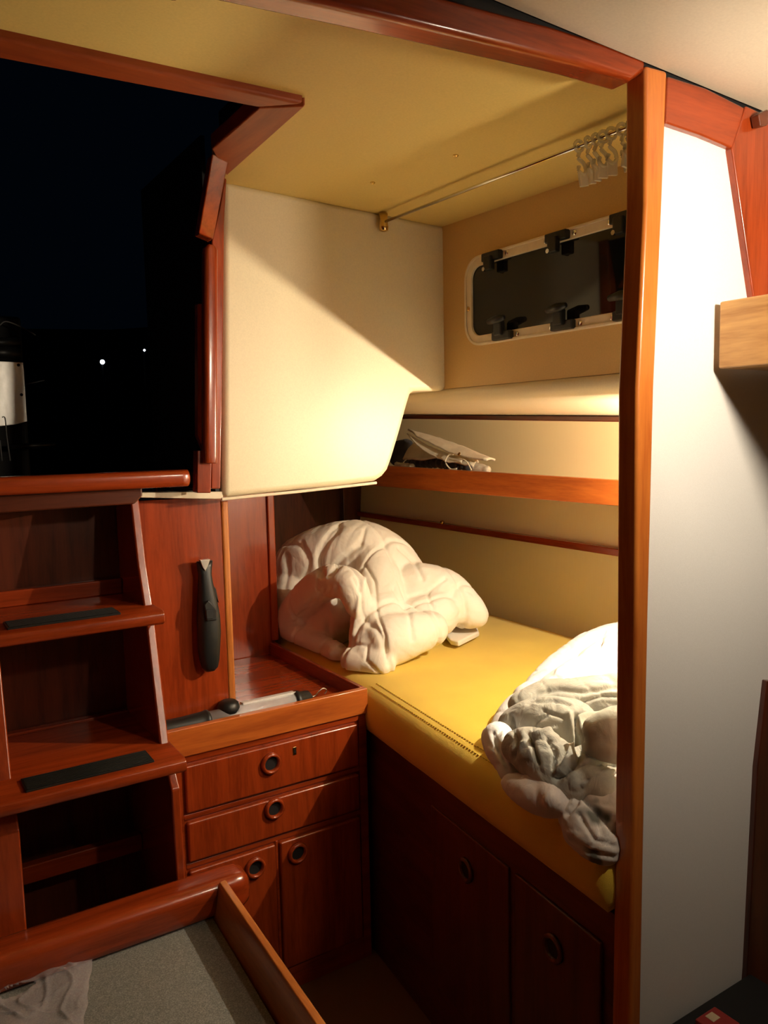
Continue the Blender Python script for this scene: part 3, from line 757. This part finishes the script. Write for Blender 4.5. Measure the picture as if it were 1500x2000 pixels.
cover = blob('grey_duvet_cover', [
    [K(1030, 1385, 1.12, .045), K(1075, 1380, 1.17, .060), K(1150, 1375, 1.22, .062), K(1230, 1372, 1.28, .065)],
    [K(1020, 1425, 1.06, .050), K(1070, 1425, 1.09, .070), K(1110, 1430, 1.11, .070)],
    [Kz(1015, 1460, .815, .036), Kz(1060, 1480, .82, .050), Kz(1092, 1518, .805, .038)],
    [Kz(1125, 1518, .81, .043), K(1165, 1506, 1.055, .052), K(1208, 1502, 1.10, .055)],
    [Kz(1040, 1500, .78, .03), Kz(1090, 1530, .78, .03), Kz(1160, 1540, .79, .04)],
    [K(1050, 1420, 1.16, .07), K(1200, 1440, 1.25, .09), K(1150, 1500, 1.15, .08)],
    ], GREYC, creases=[
    ([(1128, 1398), (1131, 1480), (1086, 1522)], 6, -.020), ([(1112, 1395), (1120, 1440), (1112, 1480), (1090, 1508)], 5, .010), ([(1031, 1428), (1033, 1446)], 5, -.016),
    ([(1031, 1435), (1045, 1412), (1068, 1398)], 3, -.007), ([(1033, 1436), (1060, 1428), (1085, 1424)], 3, .007), ([(1033, 1440), (1042, 1462), (1050, 1490)], 4, -.010), ([(1030, 1440), (1012, 1460)], 3, .006),
    ([(1048, 1372), (1080, 1368), (1112, 1376)], 3, -.006), ([(1062, 1388), (1100, 1402)], 3, -.006), ([(1032, 1372), (1050, 1352), (1090, 1345), (1140, 1350), (1210, 1338)], 6, -.007), ([(1135, 1370), (1180, 1356), (1210, 1358)], 4, -.008),
    ([(1000, 1400), (1006, 1440), (1000, 1480)], 4, -.009), ([(1120, 1500), (1150, 1488), (1205, 1495)], 4, -.009), ([(1140, 1530), (1160, 1510), (1205, 1508)], 3.5, .007), ([(1070, 1440), (1085, 1470), (1080, 1500)], 4, -.008)],
    voxel=.0045, smooth_it=10, wr=.008, wscale=8, floor_z=.7425, aniso=(1, .7, 1))
tag(cover, 'crumpled grey-green duvet cover in the middle of the bedding heap', 'duvet cover')
pc = blob('grey_pillow', [
    [K(1164, 1425, .992, .024), K(1200, 1418, 1.02, .034), K(1240, 1415, 1.06, .036)],
    [K(1164, 1455, .990, .022), K(1200, 1455, 1.015, .032), K(1240, 1450, 1.05, .036)],
    ], CASE, voxel=.005, smooth_it=5, wr=.005, wscale=14)
tag(pc, 'pale grey pillow with a hemmed edge resting on the crumpled cover', 'pillow')
cl = blob('pillowcase', [
    [Kz(996, 1528, .763, .018), Kz(1022, 1542, .768, .027), Kz(1062, 1556, .772, .032), Kz(1098, 1566, .772, .026)],
    [Kz(1040, 1510, .80, .014), Kz(1062, 1530, .795, .016), Kz(1078, 1560, .785, .020)],
    ], fabric('pinkish_cotton', (.78, .70, .66), (.70, .62, .58), 1, .25), voxel=.005, smooth_it=5, wr=.005, wscale=14, floor_z=.736)
tag(cl, 'small pinkish white pillowcase slumped at the mattress edge left of the stained pillow', 'pillowcase')
sp = blob('stained_pillow', [
    [K(1148, 1588, .972, .050), K(1185, 1588, .995, .050), K(1212, 1580, 1.03, .050)],
    [K(1146, 1620, .950, .044), K(1172, 1640, .950, .042), K(1186, 1646, .962, .031)],
    [K(1150, 1600, .960, .052), K(1183, 1612, .975, .048)],
    [K(1140, 1562, .985, .030), K(1180, 1560, 1.01, .042), K(1212, 1560, 1.05, .045)],
    ], PINKW, creases=[([(1128, 1545), (1180, 1600), (1210, 1628)], 4, -.008), ([(1112, 1640), (1150, 1668), (1200, 1676)], 4, -.007), ([(1130, 1590), (1160, 1640), (1205, 1655)], 4, -.006), ([(1105, 1590), (1125, 1565), (1128, 1550)], 4, -.009)], voxel=.0045, smooth_it=7, wr=.007, wscale=12, floor_z=None)
for v in sp.data.vertices:
    if v.co.x > .953 and v.co.y < .837: v.co.y = .837
tag(sp, 'white pillow with dark stains hanging over the mattress edge beside the post', 'pillow')
for o_ in (sheet, cover, pc):
    for v in o_.data.vertices:
        if v.co.y < .842: v.co.y = .842

# ------------------------------------------------------------------ things on the shelf
def sheetfold(name, px, X, t, material, parent=None, bev=.003):
    pts = [P(a, b, 'x', X+d) for a, b, d in px]
    bm = Prism(pts, (.004, .0, t))
    return link(name, bm, material, parent, bev)
t = thing('canvas_bag', (1.65, 2.1, 1.223), 'cream canvas bag with a cord, folded flat on the shelf', 'bag')
def ribbon(name, A, B, th, material, parent, sag=.012, n=14, wob=.004):
    """soft sheet between two edge polylines A and B (lists of Vectors)"""
    bm = bmesh.new(); g = []
    A = smooth_path([tuple(p) for p in A], 6); B = smooth_path([tuple(p) for p in B], 6)
    for a, b in zip(A, B):
        a = Vector(a); b = Vector(b)
        g.append([bm.verts.new(a.lerp(b, j/n)+Vector((0, 0, sag*math.sin(math.pi*j/n)+wob*noise.noise(a.lerp(b, j/n)*30)))) for j in range(n+1)])
    for r0, r1 in zip(g, g[1:]):
        for j in range(n): bm.faces.new([r0[j], r0[j+1], r1[j+1], r1[j]])
    o = link(name, bm, material, parent, smooth=True)
    s = o.modifiers.new('s', 'SOLIDIFY'); s.thickness = th
    return o
def X_(a, b, x): return P(a, b, 'x', x)
ribbon('flap', [X_(797, 838, 1.62), X_(850, 852, 1.62), X_(905, 872, 1.62), X_(968, 897, 1.62)], [X_(812, 850, 1.58), X_(850, 868, 1.575), X_(885, 885, 1.575), X_(950, 897, 1.58)], .006, CANVAS, t, .004)
ribbon('side', [X_(795, 846, 1.60), X_(830, 866, 1.60), X_(870, 884, 1.60), X_(905, 895, 1.60)], [X_(800, 852, 1.585), X_(825, 878, 1.575), X_(870, 900, 1.572), X_(900, 902, 1.575)], .004, CANVAS, t, .002)
ribbon('pouch', [X_(812, 862, 1.66), X_(835, 872, 1.66), X_(870, 885, 1.66), X_(935, 898, 1.66)], [X_(786, 895, 1.60), X_(815, 896, 1.585), X_(860, 893, 1.58), X_(925, 912, 1.58)], .006, CANVAS, t, .01, wob=.010)
link('cord', Tube(smooth_path([X_(885, 888, 1.575), X_(876, 889, 1.57), X_(870, 902, 1.568), X_(880, 916, 1.572), X_(892, 915, 1.575)], 5), .0024, 8), CANVAS, t, smooth=True)
link('cord', Tube(smooth_path([X_(895, 896, 1.575), X_(910, 900, 1.57), X_(921, 918, 1.572)], 5), .0022, 8), CANVAS, t, smooth=True)
link('eyelet', lathe(X_(897, 887, 1.568), (-1, 0, .6), [(.006, 0), (.006, .002)], 12), BRASS, t)
dk = blob('dark_cloth', [
    [K(770, 880, 1.68, .032), K(795, 872, 1.68, .028), K(775, 895, 1.66, .028)],
    [K(800, 908, 1.64, .022), K(850, 905, 1.63, .020), K(915, 912, 1.62, .016)],
    ], DARKC, voxel=.006, smooth_it=3, wr=.005, floor_z=1.2225)
tag(dk, 'dark cloth stuffed on the shelf beneath the canvas bag', 'cloth')
pa = blob('white_paper_bag', [[K(930, 913, 1.64, .018), K(952, 917, 1.64, .013)], [K(775, 908, 1.62, .012), K(805, 912, 1.61, .012)]], CANVAS, voxel=.005, smooth_it=2, wr=.004, floor_z=1.2225)
tag(pa, 'pale crumpled cloth scraps peeping over the shelf board under the canvas bag', 'cloth', kind='stuff')

def edge(pts): return [P(a, b, 'x', x) for a, b, x in pts]
hm = ribbon('hemmed_front', edge([(1129, 1397, 1.005), (1150, 1392, 1.03), (1180, 1386, 1.06), (1218, 1378, 1.10)]), edge([(1147, 1476, .972), (1162, 1474, .985), (1185, 1478, 1.005), (1212, 1484, 1.035)]), .016, CASE, pc, .012, n=20, wob=.008)

# small hook-eye on the lower strip
p = P(864, 1021, 'x', 1.862)
o = link('brass_catch', lathe((1.866, p.y, 1.036), (-1, 0, .3), [(.007, 0), (.008, .006), (.004, .012)], 12), BRASS, None, smooth=True)
tag(o, 'tiny metal catch on the thin wooden strip above the mattress', 'catch')

# ------------------------------------------------------------------ clear bag on the grey top
ZC = .431
bm = bmesh.new(); nx, ny = 90, 90
q = [P(-160, 1880, 'z', ZC), P(185, 1838, 'z', ZC+.012), P(158, 2060, 'z', ZC), P(-160, 2120, 'z', ZC)]
hole = P(32, 1925, 'z', ZC+.02)
g = [[None]*(ny+1) for _ in range(nx+1)]
for i in range(nx+1):
    for j in range(ny+1):
        u, v = i/nx, j/ny
        p = q[0].lerp(q[1], u).lerp(q[3].lerp(q[2], u), v)
        w = noise.noise(Vector((u*3, v*3, 0)))*.008 + max(0, 1-abs(noise.noise(Vector((u*3.5, v*3, 7))))*14)*.004 + max(0, 1-abs(noise.noise(Vector((u*5+3, v*6, 2))))*12)*.004-.006
        e = min(u, 1-u, v, 1-v)
        p.z = ZC + .004 + max(0, w+.016)*min(1, e*7+.25)
        p.x += .004*noise.noise(Vector((v*9, u*3, 4)))
        g[i][j] = bm.verts.new(p)
for i in range(nx):
    for j in range(ny):
        c = (g[i][j].co+g[i+1][j+1].co)/2
        d = Vector(((c.x-hole.x)/.030, (c.y-hole.y)/.014, 0)).length
        if d > 1: bm.faces.new([g[i][j], g[i+1][j], g[i+1][j+1], g[i][j+1]])
bg = link('plastic_bag', bm, BAGM, None, smooth=True)
s_ = bg.modifiers.new('s', 'SOLIDIFY'); s_.thickness = .0006
tag(bg, 'crinkled clear plastic bag with a handle hole lying on the grey non-slip top', 'bag')

# ------------------------------------------------------------------ cockpit outside the hatch
t = thing('cockpit_pedestal', (.3, 2.65, .6), 'dark cockpit pedestal with tubes and a bright riveted metal plate, seen through the hatch', 'pedestal')
link('plate', poly([(-60, 702), (45, 708), (47, 725), (53, 823), (30, 829), (-60, 840)], 'y', 2.6, .006), METAL, t, .001)['label'] = 'bright brushed metal plate'
for a, b in ((36, 713), (42, 771)):
    link('rivet', lathe(P(a, b, 'y', 2.598), (0, -1, 0), [(.0045, 0), (.0045, .002)], 10), BLACKM, t)
link('column', Box((.24, 2.62, .60), (.40, 2.72, 1.76)), BLACKM, t, .01)
for (x0, y0), (x1, y1), r in (((-60, 670), (40, 668), .014), ((15, 874), (108, 868), .008), ((-40, 688), (40, 690), .02)):
    link('tube', Tube([P(x0, y0, 'y', 2.58), P(x1, y1, 'y', 2.58)], r, 12), plain('painted_tube', (.05, .05, .048), .4, metal=.6), t, smooth=True)
for pts_ in ([(0, 635), (12, 628), (40, 638), (70, 655)], [(50, 751), (68, 747), (87, 743)], [(4, 815), (10, 817), (13, 850), (20, 900)], [(0, 860), (4, 900)]):
    link('cable', Tube(smooth_path([P(a, b, 'y', 2.55) for a, b in pts_], 4), .0018, 6), plain('cable_grey', (.25, .25, .24), .5), t, smooth=True)
struct('ground_shore', Prism([(-20, 40, -1), (40, 34, -1), (40, 34, 7.0), (22, 37, 7.6), (10, 40, 6.5), (-20, 45, 6.0)], (0, 4, 0)), BLACKM)
sd = struct('cockpit_seat', Box((-.6, 1.92, 1.0), (2.0, 4.2, 1.28)), BLACKM) if False else None
for (a, b), r, lb in (((200, 707), .045, 'bright white marina light far off in the dark, the lower and larger one'), ((282, 684), .022, 'faint white marina light far off in the dark, upper right of the brighter one')):
    p = P(a, b, 'y', 16)
    t = thing('dock_light', (p.x, p.y, -1), lb, 'light', 'distant marina lights')
    link('lamp_head', Ball(p, r, 12), emit('dock_lamp_glow', (.75, .85, 1), 6), t, smooth=True)
    link('lamp_post', Tube([(p.x, p.y+.02, -1), (p.x, p.y+.02, p.z-.03)], .02, 8), BLACKM, t)

# ------------------------------------------------------------------ lamps
t = thing('reading_lamp', (LAMP_BERTH[0], .84, LAMP_BERTH[2]), 'small warm reading lamp on the bulkhead behind the post', 'lamp')
c = Vector(LAMP_BERTH)
link('lamp_base', lathe((c.x, .829, c.z), (0, 1, 0), [(.03, 0), (.03, .010), (.008, .014), (.006, c.y-.829-.004)], 20), BRASS, t)
link('bulb', Ball(c, .005, 12), emit('bulb_glow', BERTH_C, BERTH_E), t, smooth=True)
t = thing('hanging_lamp', (LAMP_SALON[0], LAMP_SALON[1], 1.9), 'small round lamp on a thin stem under the salon ceiling', 'lamp')
c = Vector(LAMP_SALON); zc = ceil_z(c.x, c.y)
link('lamp_stem', lathe((c.x, c.y, zc), (0, 0, -1), [(.03, 0), (.03, .01), (.005, .014), (.005, zc-c.z-.034), (.016, zc-c.z-.032), (.016, zc-c.z-.024)], 20), METAL, t)
ax = Vector((.42, .88, -.18)).normalized()
prof = [(.030, -.045), (.062, -.030), (.068, .050), (.066, .050), (.060, -.028), (.028, -.043)]
link('lamp_shade', lathe(c, ax, prof, 32), plain('shade_black', (.05, .05, .05), .5), t)
link('globe', Ball(c, .038, 20), emit('globe_glow', SALON_C, SALON_E), t, smooth=True)
